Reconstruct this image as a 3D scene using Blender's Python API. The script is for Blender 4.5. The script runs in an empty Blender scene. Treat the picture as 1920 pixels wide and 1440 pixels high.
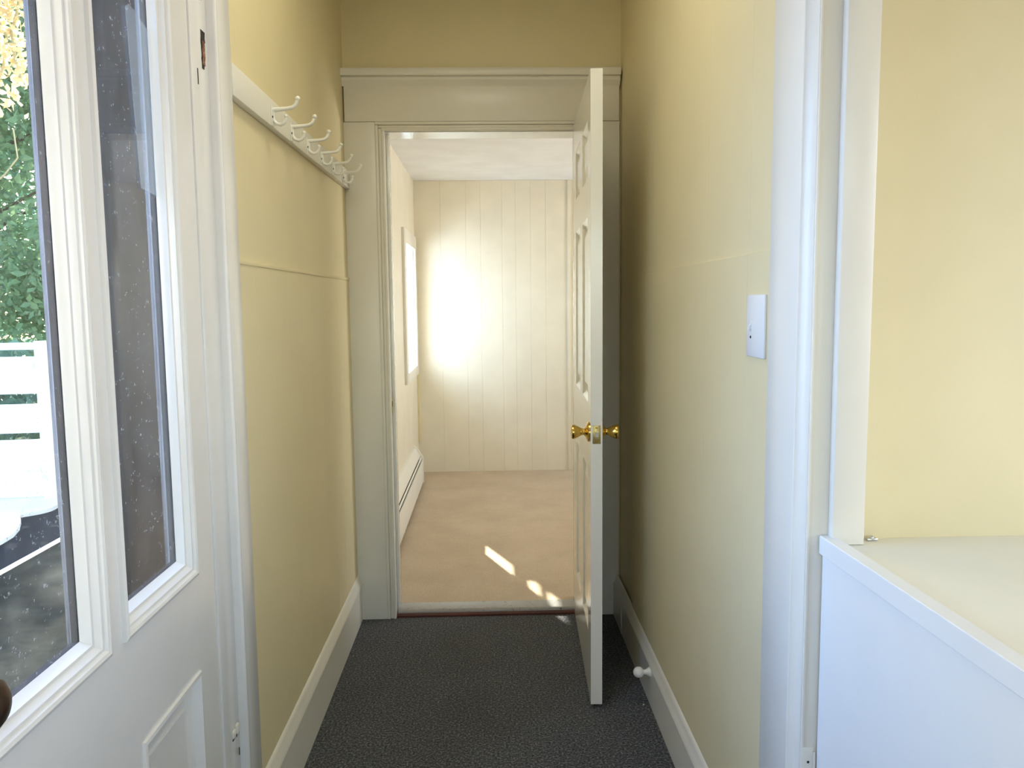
import bpy, bmesh, math, random
from mathutils import Vector, Matrix

SC = bpy.context.scene
COL = SC.collection

# ------------------------------------------------------------------ camera
cam_d = bpy.data.cameras.new('camera')
cam = bpy.data.objects.new('camera', cam_d); COL.objects.link(cam)
PITCH, YAW, ROLL, FOCAL_PX = 0.1018, 0.0276, -0.0105, 1509.2
cy, sy, cp, sp = math.cos(YAW), math.sin(YAW), math.cos(PITCH), math.sin(PITCH)
F = Vector((sy*cp, cy*cp, -sp)); R0 = Vector((cy, -sy, 0)); U0 = R0.cross(F)
Rv = R0*math.cos(ROLL) + U0*math.sin(ROLL); Uv = -R0*math.sin(ROLL) + U0*math.cos(ROLL)
M = Matrix(((Rv.x, Uv.x, -F.x, 0), (Rv.y, Uv.y, -F.y, 0), (Rv.z, Uv.z, -F.z, 1.31), (0, 0, 0, 1)))
cam.matrix_world = M
cam_d.sensor_fit = 'HORIZONTAL'; cam_d.sensor_width = 36.0
cam_d.lens = FOCAL_PX/1920*36.0
cam_d.clip_start = 0.02; cam_d.clip_end = 200
SC.camera = cam

# ------------------------------------------------------------------ world, sun, window and fill light, exposure
SC.view_settings.view_transform = 'Standard'
SC.view_settings.look = 'None'
SC.view_settings.gamma = 1.0
SC.view_settings.use_curve_mapping = False
SC.view_settings.exposure = 0.13

world = bpy.data.worlds.new('world'); SC.world = world
world.use_nodes = True
wn = world.node_tree
bg = wn.nodes['Background']
sky = wn.nodes.new('ShaderNodeTexSky')
sky.sky_type = 'NISHITA'; sky.sun_disc = False
sky.sun_elevation = math.radians(34); sky.sun_rotation = math.radians(-22)
sky.altitude = 50; sky.air_density = 1.0; sky.dust_density = 1.5
wn.links.new(sky.outputs[0], bg.inputs[0])
bg.inputs[1].default_value = 0.95

sun_d = bpy.data.lights.new('sun', 'SUN'); sun_d.energy = 32; sun_d.angle = math.radians(0.6)
sun_d.color = (1.0, 0.93, 0.82)
sun = bpy.data.objects.new('sun', sun_d); COL.objects.link(sun)
SUN = Vector((0.369, -0.929, -0.613)).normalized()
sun.rotation_euler = SUN.to_track_quat('-Z', 'Y').to_euler()
sun.location = (-6, 14, 12)

def area(name, loc, to, sx, sy_, power, color=(1, 1, 1), spread=180):
    d = bpy.data.lights.new(name, 'AREA'); d.shape = 'RECTANGLE'; d.size = sx; d.size_y = sy_
    d.energy = power; d.color = color; d.spread = math.radians(spread)
    o = bpy.data.objects.new(name, d); COL.objects.link(o)
    o.location = loc
    o.rotation_euler = (Vector(to)-Vector(loc)).to_track_quat('-Z', 'Y').to_euler()
    return o
area('kitchen_side_fill', (2.56, -0.15, 1.20), (-0.5, -0.1, 1.05), 1.5, 1.9, 23, (0.80, 0.78, 1.0), 110)  # added fill through an invented side window, for the left wall
area('hall_window_daylight', (-0.02, -3.06, 1.10), (-0.02, 0, 1.1), 0.7, 1.4, 6, (1.0, 0.80, 0.55))
area('hall_overhead_fill', (-0.02, 1.85, 2.55), (-0.02, 1.85, 0), 0.45, 0.6, 6.2, (1.0, 0.965, 0.76))  # added overhead fill, source unseen, lifts left wall and baseboards
area('kitchen_overhead_fill', (1.5, -0.4, 2.55), (1.5, -0.4, 0), 0.4, 0.4, 8, (1.0, 1.0, 0.60))  # second added overhead fill, on the kitchen side, source unseen
area('entry_door_daylight', (-1.15, 1.10, 1.55), (0.5, 1.3, 1.15), 0.9, 1.3, 44, (0.26, 0.46, 1.0))
area('far_room_window_daylight', (-1.25, 4.95, 1.20), (0.0, 6.0, 1.02), 1.0, 1.3, 84, (0.54, 0.71, 1.0))
area('far_room_side_fill', (3.16, 4.7, 1.10), (0.5, 4.7, 2.1), 1.2, 0.8, 44, (1.0, 0.97, 0.92), 120)  # added fill from an invented window, tilted up at the far ceiling

# ------------------------------------------------------------------ materials
def new_mat(name):
    m = bpy.data.materials.new(name); m.use_nodes = True
    nt = m.node_tree; b = nt.nodes['Principled BSDF']
    return m, nt, b
def pos(nt):
    return nt.nodes.new('ShaderNodeNewGeometry').outputs['Position']
def noise(nt, scale, detail=3, rough=0.55, vec=None):
    n = nt.nodes.new('ShaderNodeTexNoise'); n.inputs['Scale'].default_value = scale
    n.inputs['Detail'].default_value = detail; n.inputs['Roughness'].default_value = rough
    if vec is None: vec = pos(nt)
    nt.links.new(vec, n.inputs['Vector']); return n.outputs['Fac']
def ramp(nt, fac, stops):
    r = nt.nodes.new('ShaderNodeValToRGB'); e = r.color_ramp.elements
    while len(e) < len(stops): e.new(0.5)
    for k, (p, c) in enumerate(stops):
        e[k].position = p; e[k].color = (*c, 1) if len(c) == 3 else c
    nt.links.new(fac, r.inputs[0]); return r.outputs[0]
def bump(nt, b, fac, strength, dist=0.01):
    n = nt.nodes.new('ShaderNodeBump'); n.inputs['Strength'].default_value = strength
    n.inputs['Distance'].default_value = dist
    nt.links.new(fac, n.inputs['Height']); nt.links.new(n.outputs[0], b.inputs['Normal'])
def stretch(nt, sx, sy_, sz):
    n = nt.nodes.new('ShaderNodeVectorMath'); n.operation = 'MULTIPLY'
    nt.links.new(pos(nt), n.inputs[0]); n.inputs[1].default_value = (sx, sy_, sz); return n.outputs[0]
def paint(name, col, rough=0.4, bstr=0.12, bscale=60, var=0.03, coat=0.0):
    m, nt, b = new_mat(name)
    c2 = tuple(max(0, x*(1-var*2)) for x in col)
    nt.links.new(ramp(nt, noise(nt, 5, 4), [(0.35, c2), (0.65, col)]), b.inputs['Base Color'])
    b.inputs['Roughness'].default_value = rough
    b.inputs['Coat Weight'].default_value = coat; b.inputs['Coat Roughness'].default_value = 0.2
    if bstr: bump(nt, b, noise(nt, bscale, 3), bstr, 0.004)
    return m
WALL = paint('cream yellow wall paint', (0.80, 0.69, 0.42), 0.45, 0.10, 45, 0.015)
WALLF = paint('pale cream wall paint', (0.82, 0.755, 0.60), 0.42, 0.10, 45)
TRIM = paint('glossy off white trim paint', (0.83, 0.79, 0.69), 0.34, 0.08, 30, 0.02, 0.12)
JAMB = paint('high gloss jamb paint', (0.84, 0.81, 0.73), 0.14, 0.03, 30, 0.015, 0.6)
EDOOR = paint('neutral white entry door paint', (0.83, 0.81, 0.77), 0.26, 0.10, 30, 0.02, 0.3)
DOORP = paint('off white door paint', (0.84, 0.81, 0.73), 0.17, 0.04, 30, 0.015, 0.5)
CEIL = paint('white ceiling paint', (0.90, 0.90, 0.905), 0.8, 0.15, 90)
LAM = paint('white laminate', (0.84, 0.835, 0.80), 0.4, 0.03, 20, 0.015)
LAMTOP = paint('cream laminate counter', (0.86, 0.83, 0.71), 0.35, 0.03, 20, 0.02)
PLAST = paint('white switch plastic', (0.84, 0.84, 0.82), 0.35, 0, 10, 0.01)
HOOKM = paint('white painted metal', (0.88, 0.86, 0.79), 0.3, 0.05, 80, 0.02, 0.3)
HEAT = paint('cream enamelled steel', (0.82, 0.79, 0.70), 0.35, 0.03, 40, 0.02)
WHITE = paint('white fence paint', (0.85, 0.85, 0.84), 0.6, 0.1, 30)
DARK = paint('dark slot', (0.012, 0.011, 0.010), 0.8, 0, 10)
RUB = paint('white rubber', (0.85, 0.84, 0.80), 0.5, 0, 10, 0.02)

def carpet(name, stops, scale, bst, tint=None):
    m, nt, b = new_mat(name)
    f = noise(nt, scale, 2, 0.7)
    c = ramp(nt, f, stops)
    big = noise(nt, 3.5, 4, 0.6)
    mx = nt.nodes.new('ShaderNodeMixRGB'); mx.blend_type = 'MULTIPLY'; mx.inputs[0].default_value = 1.0
    nt.links.new(c, mx.inputs[1])
    nt.links.new(ramp(nt, big, [(0.3, tint or (0.82, 0.82, 0.82)), (0.7, (1.05, 1.05, 1.05))]), mx.inputs[2])
    nt.links.new(mx.outputs[0], b.inputs['Base Color'])
    b.inputs['Roughness'].default_value = 0.95; b.inputs['Specular IOR Level'].default_value = 0.1
    b.inputs['Sheen Weight'].default_value = 0.15
    bump(nt, b, noise(nt, scale*0.8, 3, 0.7), bst, 0.012)
    return m
CARPET_D = carpet('charcoal flecked carpet', [(0.32, (0.010, 0.011, 0.013)), (0.45, (0.055, 0.057, 0.062)), (0.55, (0.105, 0.107, 0.114)), (0.68, (0.30, 0.30, 0.31))], 150, 0.9)
CARPET_B = carpet('beige cut pile carpet', [(0.30, (0.56, 0.435, 0.295)), (0.70, (0.76, 0.62, 0.45))], 240, 0.6, (0.90, 0.88, 0.85))

m, nt, b = new_mat('polished brass'); BRASS = m
nt.links.new(ramp(nt, noise(nt, 70), [(0.3, (0.62, 0.40, 0.085)), (0.7, (0.80, 0.56, 0.16))]), b.inputs['Base Color'])
b.inputs['Metallic'].default_value = 1; b.inputs['Roughness'].default_value = 0.16
m, nt, b = new_mat('dull brass plate'); BRASSD = m
nt.links.new(ramp(nt, noise(nt, 200), [(0.3, (0.36, 0.28, 0.11)), (0.7, (0.60, 0.49, 0.22))]), b.inputs['Base Color'])
b.inputs['Metallic'].default_value = 0.9; b.inputs['Roughness'].default_value = 0.35
m, nt, b = new_mat('bright steel'); STEEL = m
nt.links.new(ramp(nt, noise(nt, 90), [(0.3, (0.6, 0.6, 0.6)), (0.7, (0.8, 0.8, 0.8))]), b.inputs['Base Color'])
b.inputs['Metallic'].default_value = 1; b.inputs['Roughness'].default_value = 0.25
m, nt, b = new_mat('dark bronze knob'); BRONZE = m
nt.links.new(ramp(nt, noise(nt, 60), [(0.3, (0.030, 0.018, 0.012)), (0.7, (0.085, 0.045, 0.028))]), b.inputs['Base Color'])
b.inputs['Metallic'].default_value = 0.55; b.inputs['Roughness'].default_value = 0.3

# worn aluminium threshold
m, nt, b = new_mat('worn painted threshold'); THRESH = m
nt.links.new(ramp(nt, noise(nt, 55, 4, 0.75, stretch(nt, 1, 1.6, 1)), [(0.335, (0.07, 0.03, 0.02)), (0.365, (0.31, 0.30, 0.29)), (0.8, (0.37, 0.365, 0.355))]), b.inputs['Base Color'])
b.inputs['Roughness'].default_value = 0.3; b.inputs['Metallic'].default_value = 0.35
REDWOOD = paint('dark red stained wood', (0.10, 0.026, 0.018), 0.5, 0.3, 40, 0.2)
# weathered grey brown wood
m, nt, b = new_mat('weathered grey brown wood'); WEATH = m
nt.links.new(ramp(nt, noise(nt, 12, 6, 0.7, stretch(nt, 9, 9, 0.35)), [(0.30, (0.030, 0.022, 0.018)), (0.5, (0.085, 0.070, 0.058)), (0.68, (0.17, 0.15, 0.13))]), b.inputs['Base Color'])
b.inputs['Roughness'].default_value = 0.7
bump(nt, b, noise(nt, 14, 6, 0.7, stretch(nt, 9, 9, 0.4)), 0.5, 0.004)
BROWN = paint('dark brown weathered putty', (0.028, 0.016, 0.011), 0.8, 0.6, 60, 0.3)
m, nt, b = new_mat('bare chipped wood'); CHIP = m
nt.links.new(ramp(nt, noise(nt, 90, 5, 0.7), [(0.36, (0.02, 0.012, 0.008)), (0.5, (0.22, 0.085, 0.04)), (0.64, (0.46, 0.24, 0.14))]), b.inputs['Base Color'])
b.inputs['Roughness'].default_value = 0.8
m, nt, b = new_mat('dark brown porch boards'); PORCHW = m
nt.links.new(ramp(nt, noise(nt, 6, 6, 0.65, stretch(nt, 6, 6, 0.5)), [(0.3, (0.030, 0.024, 0.019)), (0.7, (0.060, 0.048, 0.038))]), b.inputs['Base Color'])
b.inputs['Roughness'].default_value = 0.95; b.inputs['Specular IOR Level'].default_value = 0.05
m, nt, b = new_mat('shade painted porch deck'); SHADE_DECK = m  # near-black tone puts the porch shade into the deck colour
nt.links.new(ramp(nt, noise(nt, 26, 6, 0.7), [(0.3, (0.008, 0.010, 0.010)), (0.7, (0.024, 0.028, 0.027))]), b.inputs['Base Color'])
b.inputs['Roughness'].default_value = 0.95; b.inputs['Specular IOR Level'].default_value = 0.05
m, nt, b = new_mat('shade painted ground'); SHADE_GROUND = m  # shaded ground given as a dark material of its own
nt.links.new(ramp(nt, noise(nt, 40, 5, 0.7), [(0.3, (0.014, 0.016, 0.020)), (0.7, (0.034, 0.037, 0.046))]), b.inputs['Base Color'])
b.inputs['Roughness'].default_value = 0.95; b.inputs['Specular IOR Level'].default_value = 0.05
GROUND = paint('lawn', (0.10, 0.17, 0.05), 0.9, 0.5, 40, 0.3)
SUNLIT_GROUND = paint('pale concrete', (0.86, 0.85, 0.84), 0.85, 0.2, 40, 0.05)  # sunlit part of the ground, split from the shaded part by colour

def leaf(name, c1, c2, trans=0.5, scale=3.0):
    m, nt, b = new_mat(name)
    col = ramp(nt, noise(nt, scale, 4, 0.7), [(0.3, c1), (0.7, c2)])
    nt.links.new(col, b.inputs['Base Color']); b.inputs['Roughness'].default_value = 0.55
    t = nt.nodes.new('ShaderNodeBsdfTranslucent'); nt.links.new(col, t.inputs[0])
    mx = nt.nodes.new('ShaderNodeMixShader'); mx.inputs[0].default_value = trans
    nt.links.new(b.outputs[0], mx.inputs[1]); nt.links.new(t.outputs[0], mx.inputs[2])
    nt.links.new(mx.outputs[0], nt.nodes['Material Output'].inputs[0])
    return m
LEAFG = leaf('green tree leaves', (0.10, 0.21, 0.11), (0.33, 0.48, 0.26))
LEAFD = leaf('blue green tree leaves', (0.06, 0.16, 0.12), (0.18, 0.33, 0.24))
LEAFY = leaf('dry yellow vine leaves', (0.54, 0.41, 0.21), (0.80, 0.67, 0.42), 0.45, 9)
BARK = paint('tree bark', (0.10, 0.075, 0.055), 0.9, 0.6, 30, 0.3)
VINES = paint('pale vine stem', (0.50, 0.46, 0.30), 0.7, 0.2, 60, 0.1)

def glass(name, dust=0.02, specks=True):
    m = bpy.data.materials.new(name); m.use_nodes = True; nt = m.node_tree
    nt.nodes.remove(nt.nodes['Principled BSDF']); out = nt.nodes['Material Output']
    tr = nt.nodes.new('ShaderNodeBsdfTransparent'); tr.inputs[0].default_value = (0.93, 0.95, 0.94, 1)
    gl = nt.nodes.new('ShaderNodeBsdfGlossy'); gl.inputs['Roughness'].default_value = 0.03
    gl.inputs[0].default_value = (0.9, 0.9, 0.9, 1)
    lw = nt.nodes.new('ShaderNodeLayerWeight'); lw.inputs[0].default_value = 0.5
    pw = nt.nodes.new('ShaderNodeMath'); pw.operation = 'POWER'; pw.inputs[1].default_value = 5.0
    nt.links.new(lw.outputs['Facing'], pw.inputs[0])
    fr = nt.nodes.new('ShaderNodeMath'); fr.operation = 'MULTIPLY_ADD'; fr.inputs[1].default_value = 0.9; fr.inputs[2].default_value = 0.03
    nt.links.new(pw.outputs[0], fr.inputs[0])
    mx = nt.nodes.new('ShaderNodeMixShader')
    nt.links.new(fr.outputs[0], mx.inputs[0]); nt.links.new(tr.outputs[0], mx.inputs[1]); nt.links.new(gl.outputs[0], mx.inputs[2])
    df = nt.nodes.new('ShaderNodeBsdfDiffuse'); df.inputs[0].default_value = (0.72, 0.73, 0.74, 1)
    m2 = nt.nodes.new('ShaderNodeMixShader')
    if specks:
        a = ramp(nt, noise(nt, 85, 3, 0.75), [(0.645, (dust*0.3,)*3), (0.70, (0.45,)*3)])
        c = ramp(nt, noise(nt, 9, 5, 0.7), [(0.45, (0.0,)*3), (0.80, (0.035,)*3)])
        ad = nt.nodes.new('ShaderNodeMath'); ad.operation = 'ADD'; ad.use_clamp = True
        nt.links.new(a, ad.inputs[0]); nt.links.new(c, ad.inputs[1])
        nt.links.new(ad.outputs[0], m2.inputs[0])
    else: m2.inputs[0].default_value = dust
    nt.links.new(mx.outputs[0], m2.inputs[1]); nt.links.new(df.outputs[0], m2.inputs[2])
    nt.links.new(m2.outputs[0], out.inputs[0])
    return m
GLASS = glass('dusty old window glass', 0.02)
GLASSC = glass('clear window glass', 0.01, False)
TAPE = glass('frosted tape', 0.10, False)

# ------------------------------------------------------------------ mesh helpers
class MB:
    def __init__(s): s.bm = bmesh.new()
    def faces(s, vs, fs):
        v = [s.bm.verts.new(p) for p in vs]
        for f in fs:
            try: s.bm.faces.new([v[i] for i in f])
            except ValueError: pass
        return s
    def box(s, x0, x1, y0, y1, z0, z1, bev=0.0, seg=2):
        t = bmesh.new()
        vs = [t.verts.new((x, y, z)) for x in (x0, x1) for y in (y0, y1) for z in (z0, z1)]
        for f in ((0, 1, 3, 2), (4, 6, 7, 5), (0, 4, 5, 1), (2, 3, 7, 6), (0, 2, 6, 4), (1, 5, 7, 3)):
            t.faces.new([vs[i] for i in f])
        if bev: bmesh.ops.bevel(t, geom=t.edges[:], offset=bev, segments=seg, profile=0.5, affect='EDGES')
        s.merge(t); return s
    def merge(s, t, mat=None):
        if mat is not None: bmesh.ops.transform(t, matrix=mat, verts=t.verts[:])
        mp = {v: s.bm.verts.new(v.co) for v in t.verts}
        for f in t.faces:
            try: s.bm.faces.new([mp[v] for v in f.verts])
            except ValueError: pass
        t.free()
    def prism(s, prof, axis, a, b):
        # prof: closed 2D outline in the two remaining axes (cyclic order x,y,z without axis)
        n = len(prof)
        def P(p, t):
            return {'x': (t, p[0], p[1]), 'y': (p[0], t, p[1]), 'z': (p[0], p[1], t)}[axis]
        v = [P(p, a) for p in prof] + [P(p, b) for p in prof]
        fs = [(i, (i+1) % n, n+(i+1) % n, n+i) for i in range(n)] + [tuple(range(n))[::-1], tuple(range(n, 2*n))]
        return s.faces(v, fs)
    def lathe(s, prof, o, ax, n=28):
        # prof: (distance along axis, radius)
        ax = Vector(ax).normalized(); t = Vector((0, 0, 1)) if abs(ax.z) < 0.9 else Vector((1, 0, 0))
        u = ax.cross(t).normalized(); w = ax.cross(u); o = Vector(o); rings = []
        for d, r in prof:
            rings.append([s.bm.verts.new(o+ax*d+(u*math.cos(2*math.pi*k/n)+w*math.sin(2*math.pi*k/n))*max(r, 1e-5)) for k in range(n)])
        for a, b in zip(rings, rings[1:]):
            for k in range(n): s.bm.faces.new((a[k], a[(k+1) % n], b[(k+1) % n], b[k]))
        s.bm.faces.new(rings[0][::-1]); s.bm.faces.new(rings[-1]); return s
    def tube(s, pts, rad, n=10, flat=1.0):
        pts = [Vector(p) for p in pts]; rings = []
        rr = rad if isinstance(rad, (list, tuple)) else [rad]*len(pts)
        up = None
        for i, p in enumerate(pts):
            d = (pts[min(i+1, len(pts)-1)]-pts[max(i-1, 0)]).normalized()
            if up is None:
                t = Vector((0, 0, 1)) if abs(d.z) < 0.9 else Vector((1, 0, 0)); up = (t-d*t.dot(d)).normalized()
            else: up = (up-d*up.dot(d)).normalized()
            w = d.cross(up)
            rings.append([s.bm.verts.new(p+(up*math.cos(2*math.pi*k/n)+w*math.sin(2*math.pi*k/n)*flat)*rr[i]) for k in range(n)])
        for a, b in zip(rings, rings[1:]):
            for k in range(n): s.bm.faces.new((a[k], a[(k+1) % n], b[(k+1) % n], b[k]))
        s.bm.faces.new(rings[0][::-1]); s.bm.faces.new(rings[-1]); return s
    def ball(s, c, r, sc=(1, 1, 1), n=20):
        t = bmesh.new(); bmesh.ops.create_uvsphere(t, u_segments=n, v_segments=n//2+2, radius=r)
        s.merge(t, Matrix.Translation(c) @ Matrix.Diagonal((*sc, 1))); return s
    def build(s, name, mat, parent=None, local=False, angle=35):
        bmesh.ops.recalc_face_normals(s.bm, faces=s.bm.faces[:])
        if parent is not None and not local:
            bmesh.ops.translate(s.bm, verts=s.bm.verts[:], vec=-Vector(parent.location))
        me = bpy.data.meshes.new(name); s.bm.to_mesh(me); s.bm.free()
        me.materials.append(mat)
        me.shade_smooth(); me.set_sharp_from_angle(angle=math.radians(angle))
        o = bpy.data.objects.new(name, me); COL.objects.link(o)
        if parent is not None: o.parent = parent
        return o
def tag(o, label=None, cat=None, group=None, kind=None):
    if label: o['label'] = label
    if cat: o['category'] = cat
    if group: o['group'] = group
    if kind: o['kind'] = kind
    return o
def empty(name, loc, label, cat, rotz=0, group=None, kind=None):
    o = bpy.data.objects.new(name, None); COL.objects.link(o); o.location = loc; o.rotation_euler = (0, 0, rotz)
    o.empty_display_size = 0.1
    return tag(o, label, cat, group, kind)
def struct(mb, name, mat, label, cat):
    return tag(mb.build(name, mat), label, cat, kind='structure')
def arc(c, r, a0, a1, n=6):
    return [(c[0]+r*math.cos(math.radians(a0+(a1-a0)*k/n)), c[1]+r*math.sin(math.radians(a0+(a1-a0)*k/n))) for k in range(n+1)]

# ------------------------------------------------------------------ setting: shells
XL, XR, YB = -0.56, 0.525, 3.27         # hall wall faces, doorway wall face
struct(MB().box(-0.76, 2.5, -3.1, 3.285, -0.15, 0), 'floor', CARPET_D, 'charcoal flecked carpet of the narrow hall', 'floor')
struct(MB().box(-0.76, 3.1, 3.352, 6.2, -0.15, 0.03), 'floor_far', CARPET_B, 'beige carpet of the bright room beyond the doorway', 'floor')
struct(MB().box(-0.76, 2.5, -3.1, 3.40, 2.62, 2.72), 'ceiling', CEIL, 'white hall ceiling', 'ceiling')
struct(MB().box(-0.76, 3.1, 3.38, 6.2, 2.20, 2.30), 'ceiling_far', CEIL, 'low white ceiling of the room beyond the doorway', 'ceiling')

w = MB()
w.box(-0.76, XL, -3.1, 0.70, 0, 2.62).box(-0.76, XL, 0.70, 1.64, 2.07, 2.62).box(-0.76, XL, 1.64, 3.39, 0, 2.62)
# wainscot boards below a thin ledge, 5 mm proud
ys = [1.78, 1.955, 2.09, 2.245, 2.40, 2.54, 2.70, 2.845, 2.99, 3.14, 3.27]
for a, c in zip(ys, ys[1:]): w.box(XL-0.01, XL+0.004, a, c, 0, 1.404, 0.0006, 1)
w.box(XL-0.01, XL+0.0065, 1.78, 3.27, 1.400, 1.411, 0.002)
struct(w, 'wall_left', WALL, 'cream yellow left hall wall with a thin seam ledge', 'wall')

w = MB()
w.box(XR+0.008, 0.66, 1.306, 3.27, 0, 2.62)
ys = [1.40, 1.62, 1.93, 2.24, 2.56, 2.905]
for a, c in zip(ys, ys[1:]):
    w.box(XR, XR+0.02, a, c, 1.398, 2.62, 0.0008, 1)
    w.box(XR-0.004, XR+0.02, a, c, 0, 1.400, 0.0006, 1)
struct(w, 'wall_right', WALL, 'cream yellow right hall wall behind the open door', 'wall')

w = MB()
w.box(-0.76, -0.42, YB, 3.39, 0, 2.62).box(0.38, 3.1, YB, 3.39, 0, 2.62).box(-0.42, 0.38, YB, 3.39, 2.01, 2.62)
struct(w, 'wall_doorway', WALL, 'cream wall around the doorway at the end of the hall', 'wall')
struct(MB().box(0.60, 2.5, 1.31, 1.43, 0, 2.62), 'wall_alcove', WALL, 'cream yellow wall of the counter alcove at right', 'wall')
w = MB().box(2.5, 2.6, -3.1, -0.9, 0, 2.62).box(2.5, 2.6, 0.6, 1.43, 0, 2.62).box(2.5, 2.6, -0.9, 0.6, 0, 0.2).box(2.5, 2.6, -0.9, 0.6, 2.1, 2.62)
struct(w, 'wall_kitchen', WALL, 'cream wall at the far side of the counter alcove', 'wall')
w = MB()      # rear wall behind the camera with two window openings
w.box(-0.76, -0.37, -3.1, -3.0, 0, 2.62).box(0.33, 0.35, -3.1, -3.0, 0, 2.62).box(1.85, 2.6, -3.1, -3.0, 0, 2.62)
w.box(-0.37, 0.33, -3.1, -3.0, 2.0, 2.62).box(-0.37, 0.33, -3.1, -3.0, 0, 0.6)
w.box(0.35, 1.85, -3.1, -3.0, 2.1, 2.62).box(0.35, 1.85, -3.1, -3.0, 0, 0.9)
struct(w, 'wall_rear', WALL, 'cream wall behind the camera with two windows', 'wall')

for x, y, sx, sy_, what in ((-0.02, 1.85, 0.26, 0.34, 'hall'), (1.5, -0.4, 0.23, 0.23, 'counter alcove')):
    struct(MB().box(x-sx, x+sx, y-sy_, y+sy_, 2.565, 2.62, 0.015), 'fill_canopy', PLAST, 'added unseen fill canopy over the '+what, 'fill canopy')  # unseen canopies added above the overhead fill lights

# far room
XF, YF = -0.544, 6.037
w = MB()
w.box(-0.76, XF, 3.39, 5.24, 0, 2.2).box(-0.76, XF, 5.975, 6.2, 0, 2.2).box(-0.76, XF, 5.24, 5.975, 0, 0.845).box(-0.76, XF, 5.24, 5.975, 1.76, 2.2)
struct(w, 'wall_far_left', WALLF, 'pale cream window wall of the room beyond the doorway', 'wall')
w = MB()
w.box(-0.6, 3.1, YF+0.003, 6.2, 0, 2.2)
xs = [-0.56, -0.35, -0.163, -0.055, 0.104, 0.204, 0.315, 0.427, 0.59, 0.80, 1.05, 1.3, 1.55, 1.8, 2.1, 2.4, 2.7, 3.05]
for a, c in zip(xs, xs[1:]): w.box(a, c, YF, YF+0.02, 0, 2.2, 0.0022, 1)
struct(w, 'wall_far', WALLF, 'pale cream grooved board wall facing the doorway', 'wall')
w = MB()
w.box(3.0, 3.1, 3.39, 4.1, 0, 2.2).box(3.0, 3.1, 5.3, 6.2, 0, 2.2).box(3.0, 3.1, 4.1, 5.3, 0, 0.9).box(3.0, 3.1, 4.1, 5.3, 2.0, 2.2)
struct(w, 'wall_far_right', WALLF, 'pale cream side wall of the far room', 'wall')
struct(MB().box(0.588, 0.612, YF-0.012, YF+0.002, 0.03, 2.2, 0.003), 'trim_1', WALLF, 'thin vertical strip on the far wall beside the open door', 'trim')
struct(MB().box(XF-0.005, XF+0.022, YF-0.022, YF+0.004, 0.26, 0.785, 0.006), 'corner_shade_strip', WALL, 'short added strip for the corner shade under the far window', 'trim')  # strip added in yellower paint to stand for the corner's shade

# ------------------------------------------------------------------ baseboards
def base_profile(x, s, h):
    # from the wall face x outwards (s = +1 towards +x)
    return [(x, 0), (x+s*0.018, 0), (x+s*0.018, h-0.045), (x+s*0.021, h-0.042), (x+s*0.021, h-0.036), (x+s*0.016, h-0.028),
            (x+s*0.011, h-0.012), (x+s*0.008, h-0.004), (x+s*0.004, h), (x, h)]
struct(MB().prism(base_profile(XL, 1, 0.192), 'y', 1.79, YB-0.018), 'baseboard_left', TRIM, 'tall off white baseboard along the left hall wall', 'baseboard')
w = MB().prism(base_profile(XR, -1, 0.172), 'y', 1.46, YB-0.018)
w.box(XR-0.02, XR+0.01, 3.05, YB-0.018, 0.0, 0.125, 0.001)
struct(w, 'baseboard_right', TRIM, 'off white baseboard along the right hall wall with a doorstop on it', 'baseboard')

# ------------------------------------------------------------------ doorway casing (end of the hall)
t = empty('trim_3', (0, YB, 0), 'wide off white casing with a capped head around the hall doorway', 'door casing', kind='structure')
yc = 3.25
w = MB().box(XL, -0.437, yc, YB, 0, 2.015, 0.002)
w.box(-0.437, -0.425, yc-0.004, YB, 0, 2.003, 0.003).box(-0.425, -0.413, yc+0.004, YB, 0, 1.992, 0.002).box(-0.413, -0.402, yc-0.001, YB, 0, 1.983, 0.003)
w.build('side_casing', TRIM, t)
w = MB().box(0.392, XR, yc, YB, 0, 2.015, 0.002).box(0.38, 0.392, yc-0.004, YB, 0, 2.003, 0.003).box(0.362, 0.38, yc+0.004, YB, 0, 1.992, 0.002)
w.build('side_casing', TRIM, t)
w = MB().box(XL+0.006, XR-0.002, yc-0.003, YB, 2.016, 2.165, 0.002)
w.box(-0.437, 0.392, yc-0.004, YB, 2.004, 2.0155, 0.003).box(-0.425, 0.38, yc+0.004, YB, 1.993, 2.004, 0.002).box(-0.413, 0.37, yc-0.001, YB, 1.982, 1.993, 0.003)
w.build('head_casing', TRIM, t)
w = MB().prism([(YB, 2.150), (yc-0.004, 2.150), (yc-0.006, 2.156), (yc-0.014, 2.166), (yc-0.018, 2.174), (yc-0.018, 2.184), (yc-0.032, 2.184),
                (yc-0.034, 2.188), (yc-0.034, 2.207), (yc-0.031, 2.212), (YB, 2.214)], 'x', XL, XR)
w.build('cap_moulding', TRIM, t)
w = MB().box(-0.42, -0.402, YB, 3.40, 0, 2.0).box(0.36, 0.38, YB, 3.40, 0, 2.0).box(-0.402, 0.36, YB, 3.40, 1.9795, 2.01)
w.box(-0.402, -0.390, 3.302, 3.345, 0, 1.977, 0.002).box(0.348, 0.36, 3.302, 3.345, 0.03, 1.977, 0.002)
w.build('jamb', JAMB, t)
w = MB().box(-0.403, -0.4005, 3.272, 3.298, 0.868, 0.93, 0.001)
sp = w.build('strike_plate', BRASSD, t)
MB().box(-0.4012, -0.3998, 3.279, 3.291, 0.888, 0.91).build('latch_hole', DARK, sp, local=True).location = -Vector(t.location)

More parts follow.
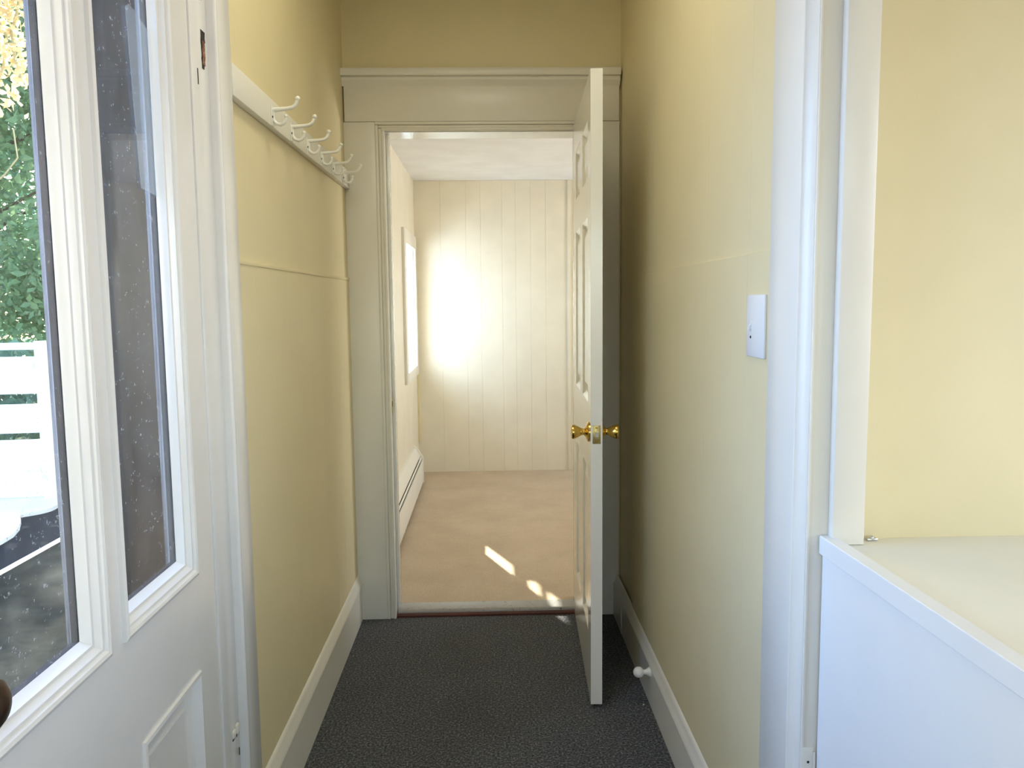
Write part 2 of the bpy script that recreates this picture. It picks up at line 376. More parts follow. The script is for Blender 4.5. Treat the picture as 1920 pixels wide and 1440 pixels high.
# threshold
t = empty('trim_4', (0, 3.3, 0), 'worn grey painted threshold with dark red edge in the doorway', 'threshold', kind='structure')
MB().prism([(3.262, 0), (3.262, 0.008), (3.268, 0.013), (3.30, 0.016), (3.36, 0.022), (3.36, 0)], 'x', -0.418, 0.378).build('base_strip', REDWOOD, t)
MB().prism([(3.276, 0.013), (3.277, 0.019), (3.283, 0.0245), (3.29, 0.026), (3.345, 0.0315), (3.350, 0.031), (3.350, 0.013)], 'x', -0.398, 0.358).build('tread', THRESH, t)

# ------------------------------------------------------------------ six panel door standing open
# local frame: x = along the door from the free edge, y = across (0 = left face), z up
D0 = Vector((0.312, 2.472, 0.0)); D1 = Vector((0.342, 3.25, 0.0))
ang = math.atan2((D1-D0).y, (D1-D0).x)
DW, DT = 0.766, 0.0365
door = empty('door_2', D0, 'open white six panel interior door with brass knobs', 'door', rotz=ang, kind='structure')
panels = []
for (z0, z1) in ((0.222, 0.768), (0.985, 1.573), (1.692, 1.872)):
    panels += [(0.100, 0.322, z0, z1), (0.428, 0.652, z0, z1)]
def panel_face(mb, X0, X1, Z0, Z1, panels, y, inward, steps):
    # flat face with nested moulded panels; steps: (inset from the panel outline, depth into the leaf)
    xs = sorted({X0, X1} | {p[0] for p in panels} | {p[1] for p in panels})
    zs = sorted({Z0, Z1} | {p[2] for p in panels} | {p[3] for p in panels})
    for xa, xb in zip(xs, xs[1:]):
        for za, zb in zip(zs, zs[1:]):
            cx, cz = (xa+xb)/2, (za+zb)/2
            if any(p[0] < cx < p[1] and p[2] < cz < p[3] for p in panels): continue
            mb.faces([(xa, y, za), (xb, y, za), (xb, y, zb), (xa, y, zb)], [(0, 1, 2, 3)])
    for (xa, xb, za, zb) in panels:
        rings = [(0.0, 0.0)] + steps
        L = [[(xa+i, y+inward*d, za+i), (xb-i, y+inward*d, za+i), (xb-i, y+inward*d, zb-i), (xa+i, y+inward*d, zb-i)] for i, d in rings]
        for a, b_ in zip(L, L[1:]):
            for k in range(4):
                mb.faces([a[k], a[(k+1) % 4], b_[(k+1) % 4], b_[k]], [(0, 1, 2, 3)])
        mb.faces(L[-1], [(0, 1, 2, 3)])
STEPS = [(0.004, 0.0015), (0.016, 0.0095), (0.019, 0.0105), (0.026, 0.0105), (0.052, 0.004)]
ZB, ZT = 0.015, 1.999
w = MB()
panel_face(w, 0, DW, ZB, ZT, panels, 0.0, -1, STEPS)
panel_face(w, 0, DW, ZB, ZT, panels, -DT, 1, STEPS)
w.faces([(0, 0, ZB), (0, -DT, ZB), (0, -DT, ZT), (0, 0, ZT)], [(0, 1, 2, 3)])
w.faces([(DW, 0, ZB), (DW, -DT, ZB), (DW, -DT, ZT), (DW, 0, ZT)], [(0, 1, 2, 3)])
w.faces([(0, 0, ZB), (DW, 0, ZB), (DW, -DT, ZB), (0, -DT, ZB)], [(0, 1, 2, 3)])
w.faces([(0, 0, ZT), (DW, 0, ZT), (DW, -DT, ZT), (0, -DT, ZT)], [(0, 1, 2, 3)])
bmesh.ops.remove_doubles(w.bm, verts=w.bm.verts[:], dist=1e-5)
w.build('leaf', DOORP, door, local=True, angle=12)
KZ = 0.895
for s_, y0 in ((1, 0.0), (-1, -DT)):
    kx = 0.060
    ro = MB().lathe([(-0.001, 0.0325), (0.003, 0.0325), (0.006, 0.030), (0.010, 0.020), (0.013, 0.0145), (0.016, 0.0125)], (kx, y0, KZ), (0, s_, 0), 32).build('rosette', BRASS, door, local=True)
    MB().lathe([(0.014, 0.0105), (0.020, 0.0100), (0.026, 0.0125), (0.036, 0.0185), (0.046, 0.0225), (0.051, 0.0235), (0.055, 0.0225), (0.0575, 0.018), (0.058, 0.010), (0.0575, 0.0)], (kx, y0, KZ), (0, s_, 0), 32).build('door_knob', BRASS, door, local=True)
pl = MB().box(-0.0012, 0.004, -DT/2-0.0125, -DT/2+0.0125, KZ-0.029, KZ+0.029, 0.001).build('latch_plate', BRASSD, door, local=True)
MB().prism([(-0.0105, -DT/2-0.006), (0.0, -DT/2-0.006), (0.0, -DT/2+0.006), (-0.004, -DT/2+0.006)], 'z', KZ-0.007, KZ+0.007).build('latch_bolt', STEEL, pl, local=True)
for dz in (-0.021, 0.021):
    MB().lathe([(-0.0022, 0.003), (-0.001, 0.0036), (0.001, 0.0036)], (0, -DT/2, KZ+dz), (1, 0, 0), 14).build('screw', BRASS, pl, local=True)
for z in (0.25, 1.05, 1.80):
    MB().lathe([(0, 0.0065), (0.09, 0.0065)], (DW+0.003, -DT-0.004, z-0.045), (0, 0, 1), 14).build('hinge', BRASSD, door, local=True)

# ------------------------------------------------------------------ entry door with two tall lights (left wall)
FX, GX, BX = -0.560, -0.5815, -0.605      # room face, glass, outer face
ed = empty('door_1', (FX, 1.166, 0), 'off white entry door with two tall glass panes and lower panels', 'door', kind='structure')
YA, YE = 0.742, 1.590
ZD0, ZD1 = 0.008, 2.045
lites = [(0.837, 1.144), (1.188, 1.495)]
LZ0, LZ1 = 0.802, 1.905
lowp = [(0.837, 1.100), (1.232, 1.489)]
LPZ = (0.175, 0.618)
def slab_with_holes(mb, x, ya, yb, za, zb, holes):
    ys_ = sorted({ya, yb} | {h[0] for h in holes} | {h[1] for h in holes})
    zs_ = sorted({za, zb} | {h[2] for h in holes} | {h[3] for h in holes})
    for a, c in zip(ys_, ys_[1:]):
        for e, g in zip(zs_, zs_[1:]):
            m1, m2 = (a+c)/2, (e+g)/2
            if any(h[0] < m1 < h[1] and h[2] < m2 < h[3] for h in holes): continue
            mb.faces([(x, a, e), (x, c, e), (x, c, g), (x, a, g)], [(0, 1, 2, 3)])
def ring_faces(mb, rings):
    # rings: (y0,y1,z0,z1,x)
    L = [[(x, a, e), (x, c, e), (x, c, g), (x, a, g)] for a, c, e, g, x in rings]
    for p, q in zip(L, L[1:]):
        for k in range(4): mb.faces([p[k], p[(k+1) % 4], q[(k+1) % 4], q[k]], [(0, 1, 2, 3)])
    return L
w = MB()
holes = [(a, c, LZ0, LZ1) for a, c in lites]
slab_with_holes(w, FX, YA, YE, ZD0, ZD1, holes + [(a, c, *LPZ) for a, c in lowp])
for a, c in lowp:        # raised lower panels with a heavy moulding
    R = [(a, c, LPZ[0], LPZ[1], FX)]
    for i, d in ((0.002, 0.004), (0.008, 0.005), (0.012, -0.002), (0.016, -0.012), (0.050, -0.016), (0.052, -0.012)):
        R.append((a+i, c-i, LPZ[0]+i, LPZ[1]-i, FX+d))
    L = ring_faces(w, R); w.faces(L[-1], [(0, 1, 2, 3)])
w.faces([(FX, YA, ZD0), (BX+0.02, YA, ZD0), (BX+0.02, YA, ZD1), (FX, YA, ZD1)], [(0, 1, 2, 3)])
w.faces([(FX, YE, ZD0), (BX+0.02, YE, ZD0), (BX+0.02, YE, ZD1), (FX, YE, ZD1)], [(0, 1, 2, 3)])
w.faces([(FX, YA, ZD0), (FX, YE, ZD0), (BX+0.02, YE, ZD0), (BX+0.02, YA, ZD0)], [(0, 1, 2, 3)])
w.faces([(FX, YA, ZD1), (FX, YE, ZD1), (BX+0.02, YE, ZD1), (BX+0.02, YA, ZD1)], [(0, 1, 2, 3)])
bmesh.ops.remove_doubles(w.bm, verts=w.bm.verts[:], dist=1e-5)
w.build('leaf', EDOOR, ed, angle=20)
for a, c in lites:
    w = MB()
    R = [(a, c, LZ0, LZ1, FX)]
    for i, d in ((0.0015, 0.006), (0.007, 0.008), (0.012, 0.006), (0.0145, 0.001), (0.019, 0.001), (0.022, -0.003), (0.026, -0.007), (0.030, -0.008), (0.032, -0.012), (0.040, -0.0205)):
        R.append((a+i, c-i, LZ0+i, LZ1-i, FX+d))
    ring_faces(w, R)
    bmesh.ops.remove_doubles(w.bm, verts=w.bm.verts[:], dist=1e-5)
    w.build('glazing_moulding', EDOOR, ed, angle=20)
    g = MB().box(GX-0.0015, GX+0.0015, a+0.036, c-0.036, LZ0+0.036, LZ1-0.036).build('glass_pane', GLASS, ed)
    if a > 1:
        y0, y1 = 1.330, c-0.037
        MB().faces([(GX+0.0019, y0+0.03, 1.80), (GX+0.0019, y1, 1.80), (GX+0.0019, y1, 1.50), (GX+0.0019, y0+0.06, 1.506)], [(0, 1, 2, 3)])
        tp = MB().prism([(y0+0.040, 1.790), (y0+0.055, 1.800), (y1, 1.78), (y1, 1.50), (y0+0.062, 1.506)], 'x', GX+0.0017, GX+0.0021).build('tape_strip', TAPE, ed)
        tp['label'] = 'frosted tape strip along the edge of the pane'
w = MB()      # outer half of the leaf in bare weathered wood
slab_with_holes(w, BX, YA, YE, ZD0, ZD1, [(a+0.026, c-0.026, LZ0+0.026, LZ1-0.026) for a, c in lites])
for a, c in lites:
    ring_faces(w, [(a+0.026, c-0.026, LZ0+0.026, LZ1-0.026, BX), (a+0.028, c-0.028, LZ0+0.028, LZ1-0.028, BX+0.006), (a+0.034, c-0.034, LZ0+0.034, LZ1-0.034, BX+0.012)])
for yy in (YA, YE):
    w.faces([(BX, yy, ZD0), (BX+0.02, yy, ZD0), (BX+0.02, yy, ZD1), (BX, yy, ZD1)], [(0, 1, 2, 3)])
for zz in (ZD0, ZD1):
    w.faces([(BX, YA, zz), (BX, YE, zz), (BX+0.02, YE, zz), (BX+0.02, YA, zz)], [(0, 1, 2, 3)])
bmesh.ops.remove_doubles(w.bm, verts=w.bm.verts[:], dist=1e-5)
w.build('outer_face', WEATH, ed, angle=20)
for a, c in lites:
    w = MB()
    ring_faces(w, [(a+0.034, c-0.034, LZ0+0.034, LZ1-0.034, BX+0.012), (a+0.039, c-0.039, LZ0+0.039, LZ1-0.039, BX+0.013), (a+0.0385, c-0.0385, LZ0+0.0385, LZ1-0.0385, GX-0.0016)])
    w.build('glazing_rebate', BROWN, ed, angle=20)['label'] = 'dark brown rebate behind the glass edge'
MB().lathe([(0, 0.026), (0.004, 0.026), (0.007, 0.018), (0.012, 0.010), (0.022, 0.010), (0.026, 0.016), (0.032, 0.0255), (0.042, 0.029), (0.052, 0.0265), (0.058, 0.019), (0.061, 0.008), (0.0615, 0)], (FX, 0.797, 0.905), (1, 0, 0), 32).build('door_knob', BRONZE, ed)['label'] = 'dark brown door knob'

# jamb strip and casing on the hinge side, with old chipped hinge cut-outs
t = empty('trim_5', (XL, 1.70, 0), 'off white entry door casing with chipped hinge cut outs', 'door casing', kind='structure')
w = MB().box(-0.607, FX+0.004, 1.592, 1.690, 0, 2.05, 0.003)
w.build('jamb', EDOOR, t)
w = MB().box(XL-0.01, XL+0.023, 1.686, 1.702, 0, 2.06, 0.006, 3).box(XL-0.01, XL+0.018, 1.700, 1.793, 0, 2.07, 0.002)
w.build('side_casing', EDOOR, t)
w = MB().box(-0.70, FX+0.004, 0.70, 1.690, 2.05, 2.085, 0.002).box(XL-0.01, XL+0.018, 0.58, 1.793, 2.06, 2.19, 0.002)
w.build('head_casing', EDOOR, t)
w = MB().box(XL-0.01, XL+0.018, 0.60, 0.695, 0, 2.06, 0.002).box(-0.70, FX+0.004, 0.692, 0.740, 0, 2.05, 0.002)
w.build('side_casing', EDOOR, t)
rnd = random.Random(5)
def chip(z0, z1, y0, y1, nm='hinge_cutout'):
    n = 12; L = []; Rr = []
    for k in range(n+1):
        z = z0+(z1-z0)*k/n
        wv = 0.45+0.55*k/n
        L.append((y0+rnd.uniform(0, 0.003), z)); Rr.append((y0+(y1-y0)*wv+rnd.uniform(-0.003, 0.002), z))
    o = MB().prism(L+Rr[::-1], 'x', FX+0.0025, FX+0.0046).build(nm, BROWN, t)
    n = 7; L = []; Rr = []
    for k in range(n+1):
        z = z0+(z1-z0)*(0.12+0.62*k/n); L.append((y0+0.006+rnd.uniform(0, 0.003), z)); Rr.append((y0+(y1-y0)*(0.62+0.2*rnd.random()), z))
    MB().prism(L+Rr[::-1], 'x', FX+0.0030, FX+0.0049).build('bare_wood', CHIP, o, local=True).location = -Vector(t.location)
chip(1.772, 1.846, 1.648, 1.676)
chip(1.900, 1.935, 1.640, 1.668)
w = MB().box(FX+0.003, FX+0.0046, 1.622, 1.626, 1.735, 1.765)
w.build('hinge_cutout', DARK, t)
w = MB().box(FX+0.003, FX+0.0075, 1.640, 1.655, 0.392, 0.408, 0.001).box(FX+0.003, FX+0.009, 1.660, 1.674, 0.392, 0.412, 0.002)
w.build('hinge_remnant', TRIM, t)
w = MB().box(FX+0.003, FX+0.0049, 1.640, 1.654, 0.3865, 0.3895).box(FX+0.003, FX+0.0049, 1.664, 1.668, 0.384, 0.391).box(FX+0.003, FX+0.0049, 1.677, 1.680, 0.335, 0.352)
w.build('hinge_cutout', DARK, t)

# ------------------------------------------------------------------ coat rack on the left wall
rk = empty('coat_rack', (XL, 2.52, 1.79), 'long white wall board with six double coat hooks', 'coat rack')
MB().box(XL, XL+0.019, 1.795, 3.249, 1.757, 1.826, 0.003).build('board', TRIM, rk)
def hook(y):
    x0 = XL+0.019
    w = MB().box(x0, x0+0.003, y-0.009, y+0.009, 1.758, 1.806, 0.0012)
    up = [(x0+0.001, y, 1.797), (x0+0.018, y, 1.7985), (x0+0.040, y, 1.8005), (x0+0.052, y, 1.803), (x0+0.060, y, 1.809), (x0+0.064, y, 1.818), (x0+0.066, y, 1.823)]
    w.tube(up, [0.0062, 0.0056, 0.005, 0.005, 0.005, 0.0048, 0.0048], 10)
    w.ball((x0+0.0665, y, 1.825), 0.0066)
    lo = [(x0+0.003, y, 1.800), (x0+0.004, y, 1.785), (x0+0.005, y, 1.772), (x0+0.011, y, 1.764), (x0+0.021, y, 1.761), (x0+0.030, y, 1.765), (x0+0.035, y, 1.773), (x0+0.0355, y, 1.780)]
    w.tube(lo, [0.0056, 0.005, 0.0048, 0.0048, 0.0046, 0.0044, 0.0042, 0.0042], 10)
    w.ball((x0+0.0355, y, 1.782), 0.0055)
    h = w.build('coat_hook', HOOKM, rk)
    MB().lathe([(0, 0.0032), (0.0015, 0.003), (0.002, 0.001)], (x0+0.0028, y-0.005, 1.7795), (1, 0, 0), 10).build('screw', DARK, h, local=True).location = -Vector(rk.location)
for k in range(6): hook(2.105+0.199*k)

# ------------------------------------------------------------------ light switch, door stop, chip
sw = empty('light_switch', (XR, 1.552, 1.258), 'white wall switch plate beside the pale casing at right', 'light switch')
MB().box(XR-0.0095, XR-0.003, 1.499, 1.603, 1.197, 1.319, 0.003).build('switch_plate', PLAST, sw)
MB().box(XR-0.0100, XR-0.004, 1.570, 1.580, 1.246, 1.270, 0.001).build('toggle_slot', PLAST, sw)
MB().prism([(XR-0.009, 1.253), (XR-0.0155, 1.249), (XR-0.0155, 1.254), (XR-0.009, 1.265)], 'y', 1.571, 1.579).build('toggle', PLAST, sw)
MB().lathe([(0, 0.003), (0.0012, 0.0025)], (XR-0.0094, 1.575, 1.236), (-1, 0, 0), 12).build('screw', DARK, sw)

ds = empty('door_stop', (XR-0.018, 2.487, 0.112), 'white knob shaped doorstop on the right baseboard', 'doorstop')
MB().lathe([(0, 0.0155), (0.003, 0.0155), (0.008, 0.0125), (0.014, 0.0085), (0.022, 0.0075), (0.026, 0.009)], ds.location, (-1, 0, 0), 24).build('stem', RUB, ds)
MB().ball(Vector(ds.location)+Vector((-0.038, 0, 0)), 0.0175).build('bumper', RUB, ds)
pc = MB().box(0.484, 0.489, 2.487, 2.491, 0.0, 0.0025, 0.0008)
tag(pc.build('paint_chip', TRIM), 'tiny white paint chip on the dark carpet beside the right baseboard', 'paint chip')

# ------------------------------------------------------------------ baseboard heater in the far room
ht = empty('baseboard_heater', (XF, 4.6, 0.03), 'long cream baseboard heater under the far room window', 'heater')
Y0, Y1 = 3.42, 5.62
MB().prism([(XF, 0.300), (XF+0.010, 0.300), (XF+0.016, 0.297), (XF+0.049, 0.243), (XF+0.048, 0.236), (XF+0.045, 0.238), (XF+0.012, 0.290), (XF+0.004, 0.290), (XF+0.004, 0.052), (XF, 0.052)], 'y', Y0, Y1).build('back_hood', HEAT, ht)
MB().prism([(XF+0.062, 0.056), (XF+0.066, 0.056), (XF+0.066, 0.207), (XF+0.064, 0.211), (XF+0.058, 0.211), (XF+0.058, 0.208), (XF+0.062, 0.207)], 'y', Y0, Y1).build('front_cover', HEAT, ht)
MB().prism([(XF+0.051, 0.231), (XF+0.0525, 0.231), (XF+0.0585, 0.2215), (XF+0.057, 0.2205)], 'y', Y0, Y1).build('damper_strip', HEAT, ht)
MB().box(XF+0.006, XF+0.046, Y0+0.01, Y1-0.01, 0.085, 0.212).build('fin_core', DARK, ht)
MB().prism([(XF, 0.045), (XF+0.069, 0.045), (XF+0.069, 0.214), (XF+0.066, 0.226), (XF+0.060, 0.236), (XF+0.034, 0.283), (XF+0.026, 0.296), (XF+0.014, 0.304), (XF, 0.306)], 'y', Y1-0.03, Y1+0.004).build('end_cap', HEAT, ht)
for yy in (3.6, 4.4, 5.2): MB().box(XF+0.004, XF+0.06, yy, yy+0.02, 0.03, 0.065).build('bracket', HEAT, ht)

# ------------------------------------------------------------------ far window
wi = empty('window_1', (XF, 5.57, 1.3), 'narrow white double hung window in the far room', 'window', kind='structure')
w = MB().box(XF, XF+0.018, 5.150, 5.245, 0.785, 1.786, 0.002).box(XF, XF+0.018, 5.895, 5.99, 0.785, 1.786, 0.002)
w.box(XF, XF+0.018, 5.245, 5.895, 1.695, 1.786, 0.002).box(XF, XF+0.018, 5.245, 5.895, 0.785, 0.852, 0.002)
w.build('casing', TRIM, wi)
w = MB().box(-0.70, XF, 5.24, 5.250, 0.845, 1.76).box(-0.70, XF, 5.888, 5.975, 0.845, 1.76).box(-0.70, XF, 5.25, 5.888, 1.70, 1.76).box(-0.70, XF, 5.25, 5.888, 0.845, 0.853)
w.build('window_frame', TRIM, wi)
def sash(x, z0, z1, nm):
    w = MB().box(x-0.016, x+0.016, 5.252, 5.292, z0, z1, 0.002).box(x-0.016, x+0.016, 5.848, 5.888, z0, z1, 0.002)
    w.box(x-0.016, x+0.016, 5.292, 5.848, z0, z0+0.032, 0.002).box(x-0.016, x+0.016, 5.292, 5.848, z1-0.026, z1, 0.002)
    if z0 > 1: w.box(x-0.012, x+0.012, 5.292, 5.848, (z0+z1)/2-0.009, (z0+z1)/2+0.009, 0.002)  # bar added to break up the sun streak on the carpet
    o = w.build(nm, TRIM, wi)
    MB().box(x-0.002, x+0.002, 5.290, 5.850, z0+0.04, z1-0.03).build('glass_pane', GLASSC, o, local=True).location = -Vector(wi.location)
sash(-0.630, 0.853, 1.325, 'sash'); sash(-0.665, 1.322, 1.70, 'sash')
MB().box(-0.612, -0.595, 5.55, 5.60, 1.315, 1.327, 0.003).build('sash_lock', STEEL, wi)
MB().box(-0.613, -0.590, 5.70, 5.75, 0.915, 0.925, 0.002).build('sash_lift', BRONZE, wi)

def frame_window(name, axis, plane, a0, a1, z0, z1, label):
    o = empty(name, (plane if axis == 'x' else (a0+a1)/2, plane if axis == 'y' else (a0+a1)/2, z0), label, 'window', kind='structure')
    w = MB(); d = 0.03
    def bx(p, q, e, g):
        if axis == 'y': w.box(p, q, plane-d, plane+d, e, g, 0.003)
        else: w.box(plane-d, plane+d, p, q, e, g, 0.003)
    bx(a0, a0+0.05, z0, z1); bx(a1-0.05, a1, z0, z1); bx(a0+0.05, a1-0.05, z0, z0+0.05); bx(a0+0.05, a1-0.05, z1-0.05, z1)
    bx(a0+0.05, a1-0.05, (z0+z1)/2-0.02, (z0+z1)/2+0.02)
    w.build('window_frame', TRIM, o)
frame_window('window_2', 'y', -3.02, -0.37, 0.33, 0.6, 2.0, 'white framed window behind the camera in the hall')
frame_window('window_3', 'y', -3.02, 0.35, 1.85, 0.9, 2.1, 'wide white framed window behind the camera')
frame_window('fill_window_kitchen', 'x', 2.53, -0.9, 0.6, 0.2, 2.1, 'added unseen window for fill light on the wall beyond the counter')  # window invented for the kitchen side fill
frame_window('fill_window_far', 'x', 3.03, 4.1, 5.3, 0.9, 2.0, 'added unseen window for fill light on the far room side wall')  # window invented for the far room side fill

# ------------------------------------------------------------------ alcove opening trim at right
t = empty('trim_6', (XR, 1.40, 0), 'off white casing and jamb at the counter opening', 'opening casing', kind='structure')
w = MB().box(XR-0.016, XR+0.01, 1.318, 1.459, 0, 2.62, 0.002)
w.build('side_casing', TRIM, t)
w = MB().prism([(XR+0.008, 1.3175), (XR-0.0175, 1.3175), (XR-0.019, 1.3155), (XR-0.018, 1.313), (XR-0.0145, 1.311), (XR-0.0045, 1.2975), (XR-0.004, 1.294), (XR-0.0015, 1.2895), (XR+0.001, 1.2893), (XR+0.001, 1.2925), (XR+0.008, 1.2925)], 'z', 0.0, 2.62)
w.build('back_band', TRIM, t)
MB().box(XR-0.004, 0.602, 1.291, 1.312, 0, 2.62, 0.002).build('jamb', TRIM, t)
MB().box(0.558, 0.611, 1.272, 1.292, 0.9065, 2.62, 0.002).build('stop_strip', TRIM, t)
w = MB().box(0.5245, 0.5435, 1.2885, 1.292, 0.40, 0.548, 0.001).box(0.5435, 0.547, 1.2865, 1.292, 0.38, 0.540, 0.001)
hp = w.build('painted_hinge_leaf', TRIM, t)
MB().lathe([(0, 0.0022), (0.0006, 0.0022)], (0.535, 1.2886, 0.522), (0, -1, 0), 12).build('screw_hole', DARK, hp, local=True).location = -Vector(t.location)

# ------------------------------------------------------------------ counter
ct = empty('counter', (0.9, 0.65, 0), 'white laminate counter with raised front edge and panel at right', 'counter')
def skew(mb, x0, x1, y0, y1, z0, z1, bev):
    tb = bmesh.new()
    vs = [tb.verts.new((x+(1.291-y)*0.026, y, z)) for x in (x0, x1) for y in (y0, y1) for z in (z0, z1)]
    for f in ((0, 1, 3, 2), (4, 6, 7, 5), (0, 4, 5, 1), (2, 3, 7, 6), (0, 2, 6, 4), (1, 5, 7, 3)): tb.faces.new([vs[i] for i in f])
    if bev: bmesh.ops.bevel(tb, geom=tb.edges[:], offset=bev, segments=1, profile=0.5, affect='EDGES')
    mb.merge(tb)
w = MB(); skew(w, 0.543, 0.568, -0.1, 1.2885, 0.888, 0.919, 0.0012); w.build('edge_strip', LAM, ct, angle=15)
w = MB(); skew(w, 0.566, 1.25, -0.1, 1.2715, 0.885, 0.906, 0); w.box(0.569, 0.612, 1.2715, 1.2905, 0.885, 0.906).box(0.612, 1.25, 1.2715, 1.3098, 0.885, 0.906); w.build('worktop', LAMTOP, ct)
w = MB(); skew(w, 0.549, 0.567, -0.1, 1.2885, 0.0, 0.8885, 0.0015); w.build('front_panel', LAM, ct)
MB().box(0.62, 1.22, -0.08, 1.27, 0.0, 0.885).build('cabinet_body', LAM, ct)
cl = MB().box(0.626, 0.644, 1.292, 1.302, 0.906, 0.911, 0.002).ball((0.635, 1.296, 0.911), 0.004)
tag(cl.build('metal_clip', STEEL), 'small shiny metal clip on the back corner of the counter', 'clip')

# ------------------------------------------------------------------ outdoors, seen through the entry door
struct(MB().box(-30, -0.77, -8, 45, -0.60, -0.42), 'ground', GROUND, 'green lawn outside the entry door', 'ground')
struct(MB().box(-12, -2.63, -2, 8, -0.42, -0.375), 'ground_shaded', SHADE_GROUND, 'shade painted ground beside the porch', 'driveway')
struct(MB().box(-2.60, -0.77, -2, 6.2, -0.40, -0.10), 'floor_porch', SHADE_DECK, 'shade painted porch deck outside the entry door', 'porch')
struct(MB().box(-2.625, -2.60, -2, 6.2, -0.42, -0.085, 0.004), 'trim_7', WHITE, 'white edge board of the porch deck', 'edge board')
w = MB().box(-1.20, -0.77, 2.30, 2.48, -0.10, 3.2).box(-0.80, -0.609, 1.590, 1.72, 0.0, 2.30).box(-0.80, -0.765, 1.70, 2.31, -0.10, 2.62)
for a, c in ((-1.205, -1.045), (-1.045, -0.89), (-0.89, -0.77)): w.box(a, c, 2.285, 2.302, -0.10, 3.2, 0.003)
struct(w, 'wall_porch', PORCHW, 'dark brown board wall of the porch outside the narrow pane', 'wall')
# pale patio with its shade boundary modelled as a scalloped edge
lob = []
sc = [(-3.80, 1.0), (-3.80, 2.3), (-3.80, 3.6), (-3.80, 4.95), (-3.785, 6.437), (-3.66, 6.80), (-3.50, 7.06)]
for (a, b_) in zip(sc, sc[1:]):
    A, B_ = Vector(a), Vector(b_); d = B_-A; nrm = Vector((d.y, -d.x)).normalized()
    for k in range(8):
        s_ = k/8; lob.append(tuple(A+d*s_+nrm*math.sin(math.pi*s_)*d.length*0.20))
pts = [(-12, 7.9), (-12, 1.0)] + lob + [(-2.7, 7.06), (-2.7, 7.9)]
struct(MB().prism(pts, 'z', -0.40, -0.345), 'ground_sunlit', SUNLIT_GROUND, 'pale concrete patio with scalloped shade edge beyond the porch', 'sunlit ground')

fe = empty('fence', (-5, 7.2, -0.4), 'white horizontal board fence beyond the porch', 'fence')
def fbox(mb, x0, x1, dy0, dy1, z0, z1):
    tb = bmesh.new()
    vs = [tb.verts.new((x, 7.0+(x+4)*0.12+dy, z)) for x in (x0, x1) for dy in (dy0, dy1) for z in (z0, z1)]
    for f in ((0, 1, 3, 2), (4, 6, 7, 5), (0, 4, 5, 1), (2, 3, 7, 6), (0, 2, 6, 4), (1, 5, 7, 3)): tb.faces.new([vs[i] for i in f])
    mb.merge(tb)
zz = [(-0.335, 0.165), (0.225, 0.475), (0.565, 0.885), (0.945, 1.005)]
for z0, z1 in zz:
    w = MB(); fbox(w, -9, -2.2, 0, 0.025, z0, z1); w.build('board', WHITE, fe)
for x in (-8.5, -6.9, -5.3, -3.82, -2.4):
    w = MB(); fbox(w, x-0.07, x+0.07, -0.03, 0.0, -0.4, 1.02); w.build('post', WHITE, fe)

def leaves(mb, c, rad, n, size, rnd, shell=0.45):
    for _ in range(n):
        d = Vector((rnd.gauss(0, 1), rnd.gauss(0, 1), rnd.gauss(0, 1))).normalized()
        r = shell+(1-shell)*rnd.random()
        p = Vector(c)+Vector((d.x*rad[0], d.y*rad[1], d.z*rad[2]))*r
        leafq(mb, p, size*rnd.uniform(0.6, 1.3), rnd)
def leafq(mb, p, s_, rnd):
    a = Vector((rnd.gauss(0, 1), rnd.gauss(0, 1), rnd.gauss(0, 1))).normalized()
    t_ = a.orthogonal().normalized(); u = a.cross(t_)
    q = t_*math.cos(6.28*rnd.random())+u*math.sin(6.28*rnd.random()); q.normalize(); v_ = a.cross(q).normalized()
    P = [p-q*s_, p-q*s_*0.2+v_*s_*0.5+a*s_*0.12, p+q*s_, p-q*s_*0.2-v_*s_*0.5+a*s_*0.12]
    mb.faces(P, [(0, 1, 2), (0, 2, 3)])
def tree(loc, h, blobs, mat, label, seed, n, size):
    r_ = random.Random(seed)
    o = empty('tree', loc, label, 'tree', group=None)
    L = Vector(loc)
    w = MB().tube([L, L+Vector((0.05, 0, h*0.35)), L+Vector((-0.08, 0.05, h*0.7)), L+Vector((0, 0, h*0.95))], [0.16, 0.13, 0.09, 0.03], 10)
    for k in range(7):
        a = r_.uniform(0, 6.28); z = h*r_.uniform(0.3, 0.75)
        w.tube([L+Vector((0, 0, z)), L+Vector((math.cos(a)*0.6, math.sin(a)*0.6, z+0.4)), L+Vector((math.cos(a)*1.4, math.sin(a)*1.4, z+0.8))], [0.06, 0.04, 0.015], 6)
    w.build('trunk', BARK, o)
    w = MB()
    for (dx, dy, z, r, rz) in blobs: leaves(w, (loc[0]+dx, loc[1]+dy, z), (r, r, rz), n, size, r_, 0.2)
    w.build('foliage', mat, o, angle=180)
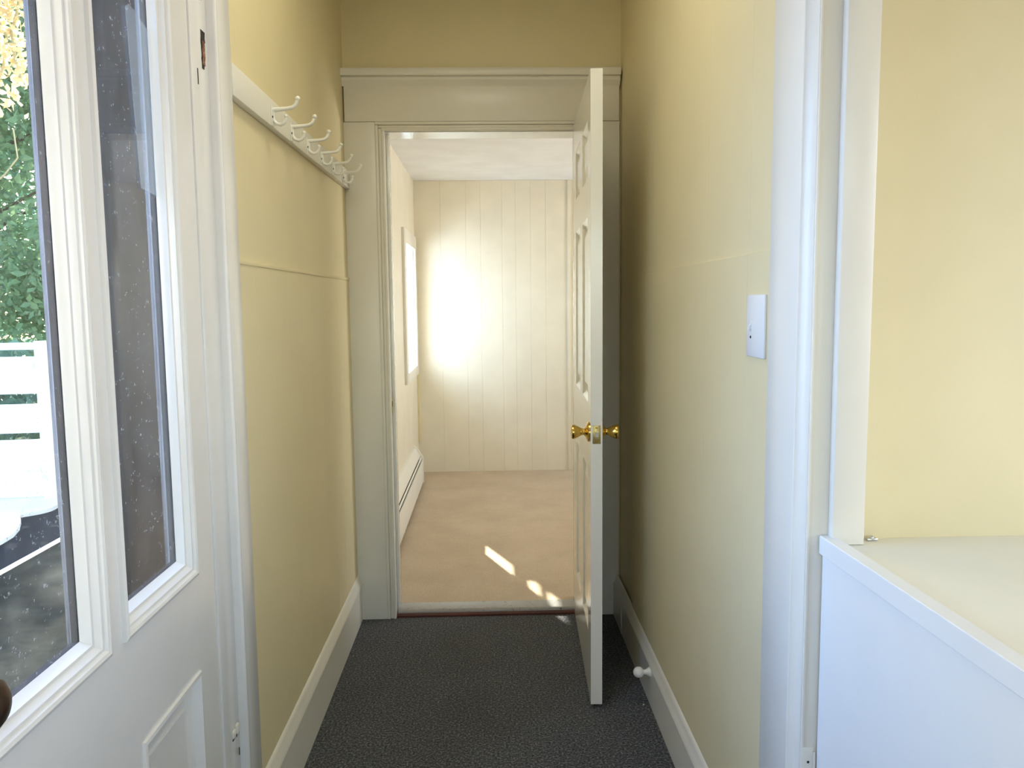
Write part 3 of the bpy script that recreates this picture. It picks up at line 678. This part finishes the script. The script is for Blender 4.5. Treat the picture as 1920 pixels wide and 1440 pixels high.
tree((-7.4, 11.2, -0.5), 5.0, [(0, 0, 2.4, 1.7, 1.7), (1.3, 0.2, 1.5, 1.3, 1.4), (-1.0, 0.5, 3.6, 1.6, 1.5), (1.0, 0.2, 3.9, 1.4, 1.4), (0.9, 0.4, 5.2, 1.5, 1.3)], LEAFG, 'sunlit green tree behind the white fence, nearer of the two trees', 3, 3000, 0.07)
tree((-9.6, 15.5, -0.5), 7.5, [(0, 0, 2.0, 2.6, 2.4), (2.2, 0, 4.0, 2.4, 2.2), (-0.5, 0, 5.6, 2.6, 2.2), (2.0, 0.3, 1.4, 2.2, 1.9), (0.8, 0.2, 7.2, 2.6, 2.0)], LEAFD, 'dark blue green tree farther behind the fence', 8, 2600, 0.11)

r_ = random.Random(21)
hd = MB()
for _ in range(4200):
    leafq(hd, Vector((r_.uniform(-9.5, -3.0), 8.7+r_.gauss(0, 0.22), r_.uniform(-0.4, 0.92))), r_.uniform(0.05, 0.10), r_)
hg = hd.build('hedge', LEAFD, angle=180)
tag(hg, 'low dark blue green hedge close behind the white fence', 'hedge')

# dry yellow vine hanging by the porch
vn = empty('hanging_vine', (-2.1, 3.55, 2.95), 'dry yellow leafy vine hanging outside the wide pane', 'vine')
r_ = random.Random(12)
w = MB(); lv = MB()
for k in range(9):
    x = -2.45+0.075*k; y = 3.55+r_.uniform(-0.12, 0.12); P = [Vector((x, y, 2.95))]
    n = r_.randint(6, 10) if k < 8 else 8
    for i in range(n):
        P.append(P[-1]+Vector((r_.uniform(-0.06, 0.06), r_.uniform(-0.04, 0.04), -r_.uniform(0.06, 0.11))))
        for _ in range(30):
            leafq(lv, P[-1]+Vector((r_.gauss(0, 0.055), r_.gauss(0, 0.06), r_.gauss(0, 0.04))), r_.uniform(0.014, 0.034), r_)
    w.tube(P, 0.006, 6)
w.tube([(-2.7, 3.55, 2.75), (-2.3, 3.58, 2.62), (-1.9, 3.55, 2.60), (-1.5, 3.6, 2.66)], 0.012, 6)
w.tube([(-1.97, 3.5, 2.05), (-1.96, 3.5, 1.93), (-2.02, 3.5, 1.86), (-2.10, 3.5, 1.80), (-2.12, 3.5, 1.70), (-2.11, 3.5, 1.60)], 0.0035, 6)
w.build('stem', VINES, vn); lv.build('leaves', LEAFY, vn, angle=180)
